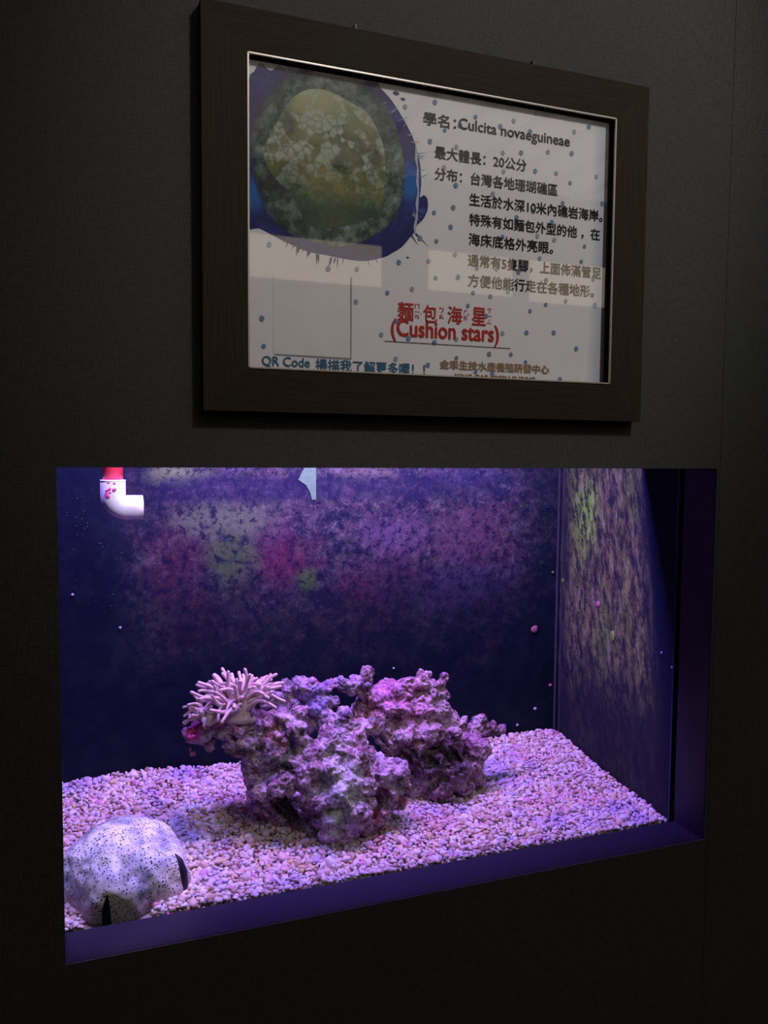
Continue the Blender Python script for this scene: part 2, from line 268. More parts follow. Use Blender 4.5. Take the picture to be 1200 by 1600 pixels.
col = t.mix(t.math('MULTIPLY', t.rng(nd, .54, .62), .8), col, (.20, .20, .17))
def blobs(nt, col, items, wob):
    for c_, r_, rgb, f_ in items:
        m_ = nt.spot(c_, r_, .2, 1.05, wob); col = nt.mix(nt.math('MULTIPLY', m_, f_), col, rgb)
    return col
col = blobs(t, col, [((.19, D, .44), (.085, 1, .11), (.09, .022, .04), .6), ((.23, D, .33), (.09, 1, .07), (.075, .02, .045), .6),
    ((.40, D, .44), (.085, 1, .075), (.14, .03, .065), .75), ((.37, D, .50), (.07, 1, .04), (.12, .06, .10), .6),
    ((.30, D, .44), (.06, 1, .09), (.09, .17, .045), .8), ((.29, D, .52), (.13, 1, .045), (.15, .23, .10), .8), ((.44, D, .40), (.03, 1, .03), (.11, .26, .04), .9),
    ((.20, D, .60), (.07, 1, .025), (.22, .34, .10), .9), ((.56, D, .60), (.10, 1, .02), (.16, .17, .12), .6), ((.62, D, .48), (.10, 1, .06), (.15, .11, .16), .6),
    ((.62, D, .40), (.16, 1, .07), (.10, .045, .075), .5), ((.80, D, .47), (.15, 1, .09), (.14, .07, .10), .6), ((.78, D, .36), (.16, 1, .08), (.08, .08, .14), .6),
    ((.78, D, .59), (.12, 1, .03), (.05, .055, .11), .5), ((.55, D, .36), (.05, 1, .06), (.15, .04, .07), .5)], n4)
col = t.mix(t.math('MULTIPLY', t.rng(nd, .50, .42), .9), col, (.012, .014, .035)); col = t.mix(t.math('MULTIPLY', t.rng(n3, .60, .72), .35), col, (.26, .26, .30))
col = t.mix(t.math('MULTIPLY', t.rng(n3, .44, .34), .75), col, (.012, .014, .05))
# dark band with a rounded end
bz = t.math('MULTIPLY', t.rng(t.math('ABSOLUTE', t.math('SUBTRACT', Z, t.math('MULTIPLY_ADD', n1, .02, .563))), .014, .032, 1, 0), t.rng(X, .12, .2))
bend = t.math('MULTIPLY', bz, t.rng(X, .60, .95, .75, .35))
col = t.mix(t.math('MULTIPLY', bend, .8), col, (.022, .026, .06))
edge = t.math('ADD', Z, t.math('MULTIPLY_ADD', n4, -.34, .17)); left = t.math('ADD', X, t.math('MULTIPLY_ADD', n1, .26, -.13))
m = t.math('MULTIPLY', t.rng(edge, .17, .47), t.rng(left, .06, .20))
m = t.math('MULTIPLY', m, t.rng(X, .99, .86, .25, 1)); m = t.math('MULTIPLY', m, t.rng(Z, .34, .46, .55, 1))
clean = t.mix(t.rng(n2, .4, .7), (.006, .010, .022), (.011, .019, .028))
col = t.mix(m, clean, col)
dots = t.math('MULTIPLY', t.rng(t.vor(150), .10, .06), t.rng(t.noise(14, 2), .5, .62))
dots = t.math('MULTIPLY', dots, t.rng(Z, .30, .40))
col = t.mix(dots, col, (.40, .62, .28))
col = t.mix(1.0, col, (.92, .92, .80), 'MULTIPLY')
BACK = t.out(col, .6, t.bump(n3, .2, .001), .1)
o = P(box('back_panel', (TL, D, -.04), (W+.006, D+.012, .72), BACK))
t = NT('algae_side_panel')
X, Y_, Z = t.xyz()
sk = t.new('ShaderNodeCombineXYZ'); t.put(sk.inputs[1], t.math('MULTIPLY_ADD', Z, -.17, Y_)); t.put(sk.inputs[2], Z)
def sc(v):
    q = t.new('ShaderNodeMapping'); t.put(q.inputs['Vector'], sk.outputs[0]); q.inputs['Scale'].default_value = v; return q.outputs[0]
s1 = t.noise(1, 6, .7, sc((1, 52, 11))); s2 = t.noise(1, 9, .85, sc((1, 62, 24))); s3 = t.noise(1, 4, .6, sc((1, 14, 5)))
col = t.ramp(s1, [(.30, (.02, .02, .02)), (.42, (.06, .05, .035)), (.5, (.10, .105, .07)), (.58, (.15, .18, .06)), (.70, (.27, .27, .17))])
col = t.mix(t.math('MULTIPLY', t.rng(s3, .48, .66), .6), col, (.13, .21, .04))
col = t.mix(t.math('MULTIPLY', t.spot((1, .36, .52), (1, .06, .10), .2, 1.05, s1), .9), col, t.mix(t.rng(s2, .45, .55), (.05, .09, .02), (.26, .55, .08)))
col = t.mix(t.math('MULTIPLY', t.rng(s2, .51, .46), .92), col, (.014, .014, .04))
col = t.mix(t.math('MULTIPLY', t.rng(s2, .54, .60), .5), col, (.28, .27, .30))
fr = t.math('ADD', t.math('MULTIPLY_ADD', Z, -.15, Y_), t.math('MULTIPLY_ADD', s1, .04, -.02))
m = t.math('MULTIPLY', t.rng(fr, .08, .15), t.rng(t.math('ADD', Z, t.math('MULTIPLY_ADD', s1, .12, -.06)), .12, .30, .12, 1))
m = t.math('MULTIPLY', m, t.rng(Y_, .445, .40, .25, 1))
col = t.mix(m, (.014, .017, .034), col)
SIDE = t.out(t.mix(1.0, col, (1, 1, .72), 'MULTIPLY'), .65, t.bump(s2, .3, .001), .08)
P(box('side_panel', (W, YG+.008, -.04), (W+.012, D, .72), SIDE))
DARK = plain('dark_blue_panel', (.02, .022, .05), .5)
P(box('side_panel', (TL-.012, YG+.010, -.04), (TL, D, .72), DARK))
P(box('bottom_panel', (TL, YG+.010, -.052), (W, D, -.04), DARK))
SEAL = plain('silicone', (.045, .055, .06), .35, .3)
P(box('silicone_seam', (W-.007, D-.006, -.02), (W-.0045, D-.0005, .70), SEAL)); P(box('silicone_seam', (W-.003, D-.017, -.02), (W-.0003, D-.0142, .70), SEAL))
P(box('silicone_seam', (W-.002, YG+.008, -.04), (W, YG+.011, .70), plain('dark_silicone', (.016, .014, .05), .4)))
# brace across the tank's front top edge (above the opening, out of sight)
P(box('top_brace', (TL, YG+.010, .665), (W, .198, .68), plain('black_acrylic', (.01, .01, .012), .4)))
PANE = clear('front_glass', (.985, .99, 1), scale=.25)
P(box('front_pane', (TL, YG, -.04), (W+.006, YG+.008, .70), PANE))
wat = box('water', (TL+.0005, YG+.0085, -.04), (W-.0005, D-.0005, .64), clear('clear_blue_water', (.95, .96, 1.0), .02, 1.1, .3))
tag(wat, 'clear bluish salt water filling the aquarium behind the glass', 'water', kind='stuff')

# little things stuck on the panels
def blobmesh(name, c, r, mat, parent=None, seed=0, sub=2, amp=.25):
    bm = bmesh.new(); bmesh.ops.create_icosphere(bm, subdivisions=sub, radius=1)
    for v in bm.verts:
        k_ = 1 + amp*(noise.noise(v.co*1.6 + Vector((seed*3.1, 0, 0))))
        v.co = Vector((c[0]+v.co.x*r[0]*k_, c[1]+v.co.y*r[1]*k_, c[2]+v.co.z*r[2]*k_))
    return bm_obj(name, bm, mat, parent, True)
PINK = plain('coralline_pink', (.34, .13, .16), .6); WHT = plain('worm_white', (.45, .45, .5), .6); GRN = plain('algae_green', (.13, .24, .04), .7)
for i, (cx, cz, r, mm, nm) in enumerate([(.943, .270, .0085, PINK, 'coralline_spot'), (.0206, .393, .0026, WHT, 'white_speck'), (.0988, .330, .0026, WHT, 'white_speck'),
        (.620, .213, .0026, WHT, 'white_speck'), (.948, .097, .004, WHT, 'white_speck'), (.985, .145, .004, PINK, 'coralline_spot'), (.905, .066, .003, WHT, 'white_speck'), (.42, .20, .002, WHT, 'white_speck'), (.985, .39, .003, GRN, 'algae_tuft')]):
    P(blobmesh(nm, (cx, D-.001, cz), (r, .002, r*.9), mm, None, i, 2, .3))
for i, (cy_, cz, r, mm, nm) in enumerate([(.312, .345, .006, PINK, 'coralline_spot'), (.262, .29, .007, GRN, 'algae_tuft'), (.44, .374, .006, GRN, 'algae_tuft'), (.12, .29, .0022, WHT, 'white_speck'), (.092, .27, .0022, WHT, 'white_speck')]):
    P(blobmesh(nm, (W-.001, cy_, cz), (.0015, r, r*(1 if r < .007 else 1.6)), mm, None, i+20, 2, .4))
t = NT('green_card'); c = t.mix(t.rng(t.vor(60, 'DISTANCE_TO_EDGE'), .0, .06), (.17, .36, .15), (.13, .31, .13))
card = prism('green_card', [(.423, .590), (.434, .611), (.434, .64), (.4580, .64), (.458, .5525), (.450, .5515), (.4465, .566), (.438, .580)], D-.0012, D-.0002, t.out(c, .6, spec=.3))
tag(card, 'small pale green card stuck on the tank back near its top', 'card')

# ------------------------------------------------------------------ red pipe and white elbow
pipe = empty('water_pipe', (.0785, .25, .60))
tag(pipe, 'short red water pipe ending in a white elbow at tank top left', 'pipe')
def PP(o): o.parent = pipe; o.matrix_parent_inverse = Matrix.Translation(pipe.location).inverted(); return o
RED = plain('red_plastic', (.85, .035, .07), .4)
t = NT('white_plastic'); c = t.mix(t.rng(t.noise(55, 4, .7), .60, .72), (.90, .88, .90), (.62, .50, .66)); WP = t.out(c, .35)
v_, f_ = tube_data([(.0785, .25, .594), (.0785, .25, .66), (.0785, .25, .78)], [.0148]*3, 32); PP(mesh_obj('red_pipe', v_, f_, RED, None, True))
path = [(.0785, .25, .596), (.0785, .25, .5935), (.0785, .25, .575)]
cx_, cz_ = .0785+.019, .5745
for i in range(1, 9):
    an = math.pi*.5*i/8; path.append((cx_-.019*math.cos(an), .25, cz_-.019*math.sin(an)))
path += [(.108, .25, .5555), (.1215, .25, .5555)]
v_, f_ = tube_data(path, [.0178, .0184, .0184]+[.0184]*8+[.0184, .0180], 36); PP(mesh_obj('elbow', v_, f_, WP, None, True))
v_, f_ = tube_data([(.1203, .25, .5555), (.1222, .25, .5555)], [.0135, .0135], 24); PP(mesh_obj('elbow_mouth', v_, f_, plain('dark_bore', (.05, .05, .09), .6)))
v_, f_ = tube_data([(.0785, .25, .595), (.0785, .25, .5975)], [.0188, .0184], 36); PP(mesh_obj('socket_rim', v_, f_, WP, None, True))
MG = plain('magenta_stain', (.75, .03, .25), .6)
for i, (dx, dz, r) in enumerate([(-.009, .5815, .0022), (-.0055, .5835, .0022), (.0005, .5825, .0030), (-.0095, .577, .0026), (-.005, .5785, .0018), (-.008, .573, .0032), (.0065, .5645, .0016), (.001, .5925, .0018), (-.007, .5932, .0016)]):
    y_ = .25 - math.sqrt(max(.0185**2-dx**2, 0)); PP(blobmesh('stain', (.0785+dx, y_, dz), (r, .0009, r), MG, None, i+40, 2, .6))

# ------------------------------------------------------------------ gravel bed
def gz(x, y):
    s = (y-.086)/(D-.086)
    return -.0035 + s*(.073 - .026*np.clip(x, 0, 1)) + .0035*np.sin(x*9+y*13) * np.clip(s*3, 0, 1) + .003*np.sin(x*23-y*17)*np.clip(s*3, 0, 1)
bed = empty('gravel_bed', (.42, .27, -.04))
tag(bed, 'loose bed of small white, tan and pink gravel on the tank floor', 'gravel')
def BP(o): o.parent = bed; o.matrix_parent_inverse = Matrix.Translation(bed.location).inverted(); return o
PAL = [(0, (.72, .66, .62)), (.14, (.80, .76, .74)), (.30, (.62, .50, .42)), (.44, (.74, .56, .48)), (.55, (.66, .50, .38)), (.66, (.50, .36, .24)), (.74, (.70, .62, .66)), (.82, (.62, .44, .34)), (.88, (.30, .20, .15)), (.92, (.66, .52, .24)), (.95, (.66, .30, .42)), (.975, (.50, .46, .62))]
def t_off(t, v):
    x = t.new('ShaderNodeMapping'); t.put(x.inputs['Vector'], v); x.inputs['Location'].default_value = (3, 5, 1); return x.outputs[0]
def pebble_mat(name, attr):
    t = NT(name)
    if attr:
        a_ = t.new('ShaderNodeAttribute'); a_.attribute_name = 'tone'; v = a_.outputs['Fac']
    else: v = t.new('ShaderNodeObjectInfo').outputs['Random']
    c = t.ramp(v, PAL, 'CONSTANT'); c = t.mix(t.math('MULTIPLY', t.noise(500, 3), .35), c, (.85, .8, .8), 'MULTIPLY'); c = t.mix(1.0, c, (.92, .92, .97), 'MULTIPLY')
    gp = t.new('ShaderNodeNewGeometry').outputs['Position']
    c = t.mix(t.math('MULTIPLY', t.rng(t.noise(11, 4, .6, gp), .50, .66), .55), c, (.34, .27, .60)); c = t.mix(t.math('MULTIPLY', t.rng(t.noise(8, 4, .6, t_off(t, gp)), .54, .68), .45), c, (.62, .30, .42))  # violet and rose patches of rippled lamp light put into the stone colour
    return t.out(c, .5, t.bump(t.noise(700, 3), .25, .0006), .35)
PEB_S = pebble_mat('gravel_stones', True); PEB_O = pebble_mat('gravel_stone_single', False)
bm = bmesh.new(); bmesh.ops.create_icosphere(bm, subdivisions=2, radius=1); bm.verts.ensure_lookup_table()
IV = np.array([v.co[:] for v in bm.verts]); IF = np.array([[v.index for v in f.verts] for f in bm.faces]); bm.free()
var = []
for k in range(14):
    dv = np.array([noise.noise(Vector(p)*1.3 + Vector((k*5.3, 1, 2))) for p in IV]); var.append(IV*(1+.45*dv)[:, None])
var = np.array(var)
def stones(xs, ys, zs, big, flat_=.6):
    n = len(xs)
    L = rng.lognormal(-5.38, .28, n)*big                                   # half length ~4 mm
    sc = np.stack([L, L*rng.uniform(.58, .9, n), L*rng.uniform(.42, .7, n)], 1)
    return L, sc
def rotm(n):
    yaw = rng.uniform(0, 2*np.pi, n); tl = rng.normal(0, .55, n); ta = rng.uniform(0, 2*np.pi, n)
    c, s = np.cos(yaw), np.sin(yaw); Rz = np.zeros((n, 3, 3)); Rz[:, 0, 0] = c; Rz[:, 0, 1] = -s; Rz[:, 1, 0] = s; Rz[:, 1, 1] = c; Rz[:, 2, 2] = 1
    ax = np.stack([np.cos(ta), np.sin(ta), np.zeros(n)], 1); Kx = np.zeros((n, 3, 3))
    Kx[:, 0, 2] = ax[:, 1]; Kx[:, 1, 2] = -ax[:, 0]; Kx[:, 2, 0] = -ax[:, 1]; Kx[:, 2, 1] = ax[:, 0]
    Rt = np.eye(3)[None] + np.sin(tl)[:, None, None]*Kx + (1-np.cos(tl))[:, None, None]*(Kx@Kx)
    return Rt @ Rz
pts = []
sp_ = .0074
for layer, dz in ((0, -.0045), (1, 0.0)):
    gx = np.arange(-.05, W-.004, sp_); gy = np.arange(YG+.0125, D-.004, sp_*.86)
    X_, Y2 = np.meshgrid(gx, gy); X_ = X_ + (np.arange(len(gy)) % 2)[:, None]*sp_/2
    X_ = (X_ + rng.uniform(-.0026, .0026, X_.shape)).ravel(); Y2 = (Y2 + rng.uniform(-.0024, .0024, Y2.shape)).ravel()
    pts.append(np.stack([X_, Y2, gz(X_, Y2)+dz+rng.uniform(-.0016, .0016, len(X_))], 1))
pts = np.concatenate(pts)
keep = np.hypot(pts[:, 0]-.082, pts[:, 1]-.181) > .070
keep &= ~((np.abs(pts[:, 0]-.07) < .045) & (pts[:, 1] < .11))
pts = pts[keep]; n = len(pts); ntop = int(keep[:len(keep)//2].sum())
L, scl_ = stones(pts[:, 0], pts[:, 1], pts[:, 2], 1.0)
pts[:, 0] = np.minimum(pts[:, 0], W-.001-L); pts[:, 1] = np.clip(pts[:, 1], YG+.009+L, D-L-.001)
RM = rotm(n); vk = rng.integers(0, 14, n); tone = rng.uniform(0, 1, n)
top = np.zeros(n, bool); top[ntop:] = True
vis = top & (pts[:, 0] > .01)
# the 300 largest-looking stones become single pieces: nearest top ones beside the star and along the glass
dist = np.linalg.norm(pts - np.array([.0037, -1.0806, .6374]), axis=1); score = L/dist
score[~vis | (pts[:, 1] > .26) | ((pts[:, 0] < .185) & (pts[:, 1] < .26))] = 0
big = np.argsort(-score)[:300]; isbig = np.zeros(n, bool); isbig[big] = True
rest = np.where(~isbig)[0]
V = np.einsum('nij,nvj->nvi', RM[rest], var[vk[rest]]*scl_[rest][:, None, :]) + pts[rest][:, None, :]
V = V.astype(np.float32); nv = IV.shape[0]
F = (IF[None] + (np.arange(len(rest))*nv)[:, None, None]).reshape(-1, 3)
me = bpy.data.meshes.new('loose_gravel'); me.vertices.add(V.shape[0]*nv); me.vertices.foreach_set('co', V.ravel())
me.loops.add(F.size); me.loops.foreach_set('vertex_index', F.ravel().astype(np.int32)); me.polygons.add(len(F))
me.polygons.foreach_set('loop_start', np.arange(0, F.size, 3, dtype=np.int32)); me.polygons.foreach_set('use_smooth', np.ones(len(F), bool))
me.update(calc_edges=True); at = me.attributes.new('tone', 'FLOAT', 'POINT'); at.data.foreach_set('value', np.repeat(tone[rest], nv).astype(np.float32))
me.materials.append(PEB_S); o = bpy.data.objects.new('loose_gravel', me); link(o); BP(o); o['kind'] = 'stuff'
pm_ = []
for k in range(14):
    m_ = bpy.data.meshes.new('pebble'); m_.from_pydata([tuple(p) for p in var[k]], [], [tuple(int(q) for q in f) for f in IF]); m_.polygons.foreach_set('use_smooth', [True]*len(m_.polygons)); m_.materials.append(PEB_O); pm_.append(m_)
for i in big:
    o = bpy.data.objects.new('pebble', pm_[vk[i]]); link(o); o.parent = bed
    M4 = Matrix.Identity(4)
    for a in range(3):
        for b in range(3): M4[a][b] = float(RM[i][a, b]*scl_[i][b])
        M4[a][3] = float(pts[i][a]) - bed.location[a]
    o.matrix_local = M4
# packed base under the stones
gx = np.linspace(TL+.001, W-.001, 60); gy = np.linspace(YG+.0095, D-.001, 24)
vv = [(float(x), float(y), float(gz(x, y))-.006) for y in gy for x in gx]; ff = [(j*60+i, j*60+i+1, (j+1)*60+i+1, (j+1)*60+i) for j in range(23) for i in range(59)]
o = mesh_obj('packed_base', vv, ff, plain('packed_gravel', (.30, .24, .22), .8, .2, 0, .5)); BP(o); o['kind'] = 'stuff'

# ------------------------------------------------------------------ live rocks
def rock_mat(name, seed, items, pale, mid, dark):
    t = NT(name); off = t.new('ShaderNodeMapping'); t.put(off.inputs['Vector'], t.co); off.inputs['Location'].default_value = (seed, 0, 0); v = off.outputs[0]
    n1 = t.noise(22, 5, .65, v, .5); n2 = t.noise(48, 6, .75, v, .4); n3 = t.noise(260, 4, .75, v); n4 = t.noise(13, 4, .6, v)
    c = t.ramp(n1, [(.33, dark), (.45, mid), (.52, pale), (.60, tuple(x*.75 for x in pale)), (.70, mid)])
    c = t.mix(t.math('MULTIPLY', t.rng(n2, .52, .60), .7), c, (.62, .56, .62))
    c = t.mix(t.math('MULTIPLY', t.rng(n2, .47, .40), .92), c, dark)
    n5 = t.noise(17, 5, .7, v, .8); n6 = t.noise(24, 5, .7, t_off(t, v), .6)
    c = t.mix(t.math('MULTIPLY', t.rng(n5, .54, .62), .65), c, (.26, .13, .44)); c = t.mix(t.math('MULTIPLY', t.rng(n6, .57, .65), .7), c, (.30, .05, .10)); c = t.mix(t.math('MULTIPLY', t.rng(n6, .44, .36), .7), c, (.10, .08, .05))
    for c_, r_, rgb, f_ in items:
        c = t.mix(t.math('MULTIPLY', t.spot(c_, r_, .3, 1.05, n4), f_), c, t.mix(t.rng(n2, .36, .62), tuple(x*.35 for x in rgb), rgb))
    c = t.mix(t.math('MULTIPLY', t.rng(n3, .56, .68), .5), c, (.70, .66, .72))
    c = t.mix(t.math('MULTIPLY', t.rng(n3, .46, .36), .55), c, (.03, .016, .025))
    return t.out(c, .7, t.bump(n3, .7, .003, t.bump(t.vor(190, vec=v), .4, .003)), .3)
RA = rock_mat('rock_crust_front', 0, [((.42, .2, .10), (.05, .2, .10), (.74, .78, .70), .85), ((.475, .19, .045), (.022, .05, .022), (.50, .02, .04), .9), ((.53, .2, .06), (.02, .05, .02), (.42, .02, .05), .8),
    ((.25, .27, .205), (.09, .1, .02), (.50, .14, .40), .8), ((.195, .27, .19), (.02, .05, .018), (.70, .06, .30), .95), ((.33, .25, .14), (.06, .1, .03), (.50, .44, .50), .6), ((.35, .22, .07), (.05, .1, .04), (.30, .12, .16), .6), ((.51, .2, .12), (.04, .08, .03), (.64, .42, .62), .7), ((.355, .22, .055), (.045, .1, .032), (.035, .025, .035), .92), ((.34, .23, .128), (.045, .1, .012), (.05, .03, .04), .8), ((.27, .25, .155), (.05, .1, .013), (.08, .045, .05), .7)],  # the near-black spots paint shade into the hollows
    (.58, .44, .52), (.38, .20, .27), (.07, .04, .05))
RB = rock_mat('rock_crust_rear', 4, [((.58, .28, .19), (.09, .1, .05), (.66, .30, .48), .8), ((.54, .28, .215), (.04, .1, .03), (.70, .22, .55), .7), ((.64, .28, .19), (.03, .1, .03), (.56, .48, .50), .7), ((.505, .28, .185), (.03, .1, .03), (.46, .22, .10), .5),
    ((.62, .25, .10), (.09, .1, .055), (.055, .035, .05), .88), ((.70, .28, .115), (.05, .1, .02), (.46, .18, .38), .6)], (.60, .40, .48), (.36, .18, .24), (.06, .035, .04))  # the near-black spot puts the lower hollows' shade into the crust colour
RC = rock_mat('rock_crust_arch', 9, [((.40, .28, .22), (.03, .1, .03), (.32, .24, .72), .8), ((.36, .28, .19), (.04, .1, .03), (.40, .24, .34), .6), ((.45, .28, .225), (.06, .1, .012), (.42, .36, .44), .6)], (.46, .32, .52), (.26, .15, .27), (.06, .04, .055))
clouds = bpy.data.textures.new('c', 'CLOUDS'); clouds.noise_scale = .036; clouds.noise_depth = 5; clouds.noise_type = 'SOFT_NOISE'
fine_t = bpy.data.textures.new('f', 'CLOUDS'); fine_t.noise_scale = .008; fine_t.noise_depth = 4; fine_t.noise_type = 'HARD_NOISE'
vor_t = bpy.data.textures.new('v', 'VORONOI'); vor_t.noise_scale = .015; vor_t.distance_metric = 'DISTANCE'
def rock(name, key, blobs_, mat, label, seed, vox=.0026):
    bm = bmesh.new(); r0 = random.Random(seed)
    ext = []
    for (x, y, z, r) in blobs_:
        ext.append((x, y, z, r*.86))
        for k in range(3):                              # lumps on the lump
            d = Vector((r0.gauss(0, 1), r0.gauss(0, 1), r0.gauss(0, 1))).normalized()
            ext.append((x+d.x*r*.72, y+d.y*r*.72, z+d.z*r*.72, r*r0.uniform(.2, .38)))
    for (x, y, z, r) in ext:
        if r < .0015: continue
        bmesh.ops.create_icosphere(bm, subdivisions=2, radius=r, matrix=Matrix.Translation((x, y, z)) @ Matrix.Rotation(r0.random()*6, 4, 'Z') @ Matrix.Diagonal((1, r0.uniform(.9, 1.2), r0.uniform(.85, 1.05), 1)))
    o = bm_obj(name, bm, mat)
    def mod(ty, **kw):
        m_ = o.modifiers.new(ty, ty)
        for k, v in kw.items(): setattr(m_, k, v)
    mod('REMESH', mode='VOXEL', voxel_size=vox)
    mod('SMOOTH', factor=.5, iterations=3)
    mod('DISPLACE', texture=clouds, strength=.032, mid_level=.5, texture_coords='GLOBAL')
    mod('DISPLACE', texture=vor_t, strength=.006, mid_level=.5, texture_coords='GLOBAL')
    dg = bpy.context.evaluated_depsgraph_get(); m2 = bpy.data.meshes.new_from_object(o.evaluated_get(dg)); o.modifiers.clear(); o.data = m2
    co = np.zeros(len(m2.vertices)*3); m2.vertices.foreach_get('co', co); co = co.reshape(-1, 3)
    for (cx, cy, cz, cr) in DENTS[key]:                 # hollows and undercuts
        dv = co - np.array([cx, cy, cz]); dv[:, 1] *= .8; ln = np.linalg.norm(dv, axis=1)+1e-9
        ins = ln < cr*1.15; wob = cr*(1 + .18*np.sin(dv[:, 0]*420+dv[:, 2]*310))
        push = np.where(ins, np.maximum(wob-ln, 0), 0)/ln; co += dv*push[:, None]*np.array([1, 1.2, 1])
    m2.vertices.foreach_set('co', co.ravel()); m2.update()
    mod('REMESH', mode='VOXEL', voxel_size=.0018)
    mod('DISPLACE', texture=fine_t, strength=-.008, mid_level=.35, texture_coords='GLOBAL')
    dg = bpy.context.evaluated_depsgraph_get(); me = bpy.data.meshes.new_from_object(o.evaluated_get(dg)); old = o.data
    o.modifiers.clear(); o.data = me; bpy.data.meshes.remove(old); me.name = name
    me.materials.clear(); me.materials.append(mat); me.polygons.foreach_set('use_smooth', [True]*len(me.polygons))
    lo = min(v.co.z for v in me.vertices); cx = sum(b[0] for b in blobs_)/len(blobs_); cy = sum(b[1] for b in blobs_)/len(blobs_)
    tag(o, label, 'rock'); return o
rock('reef_rock', 'FRONT', FRONT, RA, 'front purple-grey reef rock with a pale column and left ledge carrying the coral', 1)
rock('reef_rock', 'ARCH', ARCH, RC, 'violet reef rock slab arching between the front and rear rocks', 2)
rock('reef_rock', 'REAR', REAR, RB, 'rear reef rock with pink crusted top, standing at right before the tank back', 3)

# ------------------------------------------------------------------ coral with finger-like tentacles
t = NT('coral_flesh'); X, Y_, Z = t.xyz()
c = t.mix(t.rng(t.noise(90, 3), .35, .65), (.62, .46, .43), (.72, .57, .56))
CF = t.out(c, .45, t.bump(t.noise(400, 2), .15, .0008), .4); t.b.inputs['Subsurface Weight'].default_value = .15; t.b.inputs['Subsurface Radius'].default_value = (.004, .002, .002); t.b.inputs['Subsurface Scale'].default_value = 1
coral = empty('soft_coral', (.268, .272, .212)); tag(coral, 'pale pink soft coral with long finger-like tentacles on the rock ledge', 'coral')
def CP(o): o.parent = coral; o.matrix_parent_inverse = Matrix.Translation(coral.location).inverted(); return o
rc = random.Random(21)
def tentacle(base, az, el0, el1, ln, r0, drift=0, wig=0, n_=14):
    """one finger: leaves the base at elevation el0, ends at el1, drifting sideways"""
    p = Vector(base); path = [p.copy()]; rr = [r0*1.15]; ph = rc.uniform(0, 6.28)
    for i in range(n_):
        u = (i+1)/n_; el = el0 + (el1-el0)*(u*u*(3-2*u)) + wig*math.sin(u*5+ph); a = az + drift*u + wig*.8*math.cos(u*5+ph)
        p = p + Vector((math.cos(a)*math.cos(el), math.sin(a)*math.cos(el)*.8, math.sin(el)))*ln/n_; path.append(p.copy())
        rr.append(r0*(1.15-.60*u) if u < .8 else r0*.67)
    d = (path[-1]-path[-2]).normalized(); path.append(p + d*r0*.45); rr.append(r0*.52); path.append(p + d*r0*.66); rr.append(r0*.15)
    v_, f_ = tube_data(path, rr, 8); CP(mesh_obj('tentacle', v_, f_, CF, None, True)); return path, a
# flared trunk
def trunk(c, pts_):
    path = [Vector(c) + Vector(q[:3]) for q in pts_]; v_, f_ = tube_data(path, [q[3] for q in pts_], 20)
    v_ = [q + Vector((noise.noise(q*60), noise.noise(q*60+Vector((9, 0, 0))), 0))*.004 for q in v_]
    CP(mesh_obj('trunk', v_, f_, CF, None, True))
TC = (.272, .268, .207)
trunk(TC, [(0, 0, -.004, .030), (0, 0, .004, .027), (0, 0, .014, .025), (0, 0, .024, .026), (0, 0, .033, .023), (0, 0, .040, .015), (0, 0, .043, .004)])
for i in range(78):
    az = i*2.39996 + rc.uniform(-.2, .2); o_ = ((i+.5)/78)**.55
    rad = .003 + .019*o_; base = (TC[0]+rad*math.cos(az), TC[1]+rad*math.sin(az), TC[2]+.034-.020*o_)
    el0 = 1.45-.75*o_+rc.gauss(0, .1); el1 = .75-.85*o_+rc.gauss(0, .55)
    ln = (.040+.030*o_)*rc.uniform(.82, 1.12); dr = rc.uniform(-.9, .9)
    pth, a_ = tentacle(base, az, el0, el1, ln, rc.uniform(.0036, .0046), dr, rc.uniform(.05, .35))
    if rc.random() < .3:
        tentacle(pth[6], az+rc.uniform(-.9, .9), rc.uniform(.1, 1.2), rc.uniform(-.2, 1.2), ln*.5, .0034, rc.uniform(-.8, .8), .2)
TC2 = (.214, .266, .204)
trunk(TC2, [(.022, 0, -.006, .013), (.012, 0, .004, .012), (.002, 0, .012, .011), (-.004, 0, .020, .008), (-.006, 0, .026, .003)])
for i in range(20):
    az = rc.uniform(.6*math.pi, 1.6*math.pi); el = rc.uniform(-.4, 1.4)
    base = (TC2[0]+.002*math.cos(az), TC2[1]+.006*math.sin(az), TC2[2]+.012+.006*math.sin(el))
    tentacle(base, az, el, el*.3+rc.uniform(-1.0, .5), rc.uniform(.022, .036), rc.uniform(.0030, .0037), rc.uniform(-.6, .6), rc.uniform(.05, .4))

# ------------------------------------------------------------------ living cushion star
star = empty('cushion_star', (.078, .168, .008)); tag(star, 'large pale spotted cushion star resting on the gravel against the front glass', 'starfish')
SC = Vector((.083, .182)); TH0 = R_(-107)
def surf(th, ph):
    k = math.cos(5*(th-TH0)); lowf = min(1, max(0, ph/(math.pi/2)))
    R0 = .096*(1 + .075*k*lowf**2 + .02*math.cos(2*(th-.6)))
    s = math.sin(min(ph, math.pi/2)); r = R0*s**1.0 if ph <= math.pi/2 else R0*(1-.55*(ph-math.pi/2)**1.3)
    zc = -.004; ch = math.cos(ph)
    z = zc + (.098*(ch**.92) if ch > 0 else .028*ch)
    z += .010*max(0, k)**2*math.exp(-((ph-1.2)/.3)**2)      # arm tips lift
    p = Vector((SC.x+r*math.cos(th), SC.y+r*math.sin(th), z))
    nn = noise.noise(p*38)*.0030 + noise.noise(p*90)*.0015
    d = Vector((math.cos(th)*math.sin(ph), math.sin(th)*math.sin(ph), math.cos(ph))); p += d*nn
    if p.y < YG+.0092: p.y = YG+.0092 - .0
    elif p.y < YG+.022: p.y = YG+.0092 + (p.y-YG-.0092)**2/.0256*1.0 + (p.y-YG-.0092)*.5
    return p
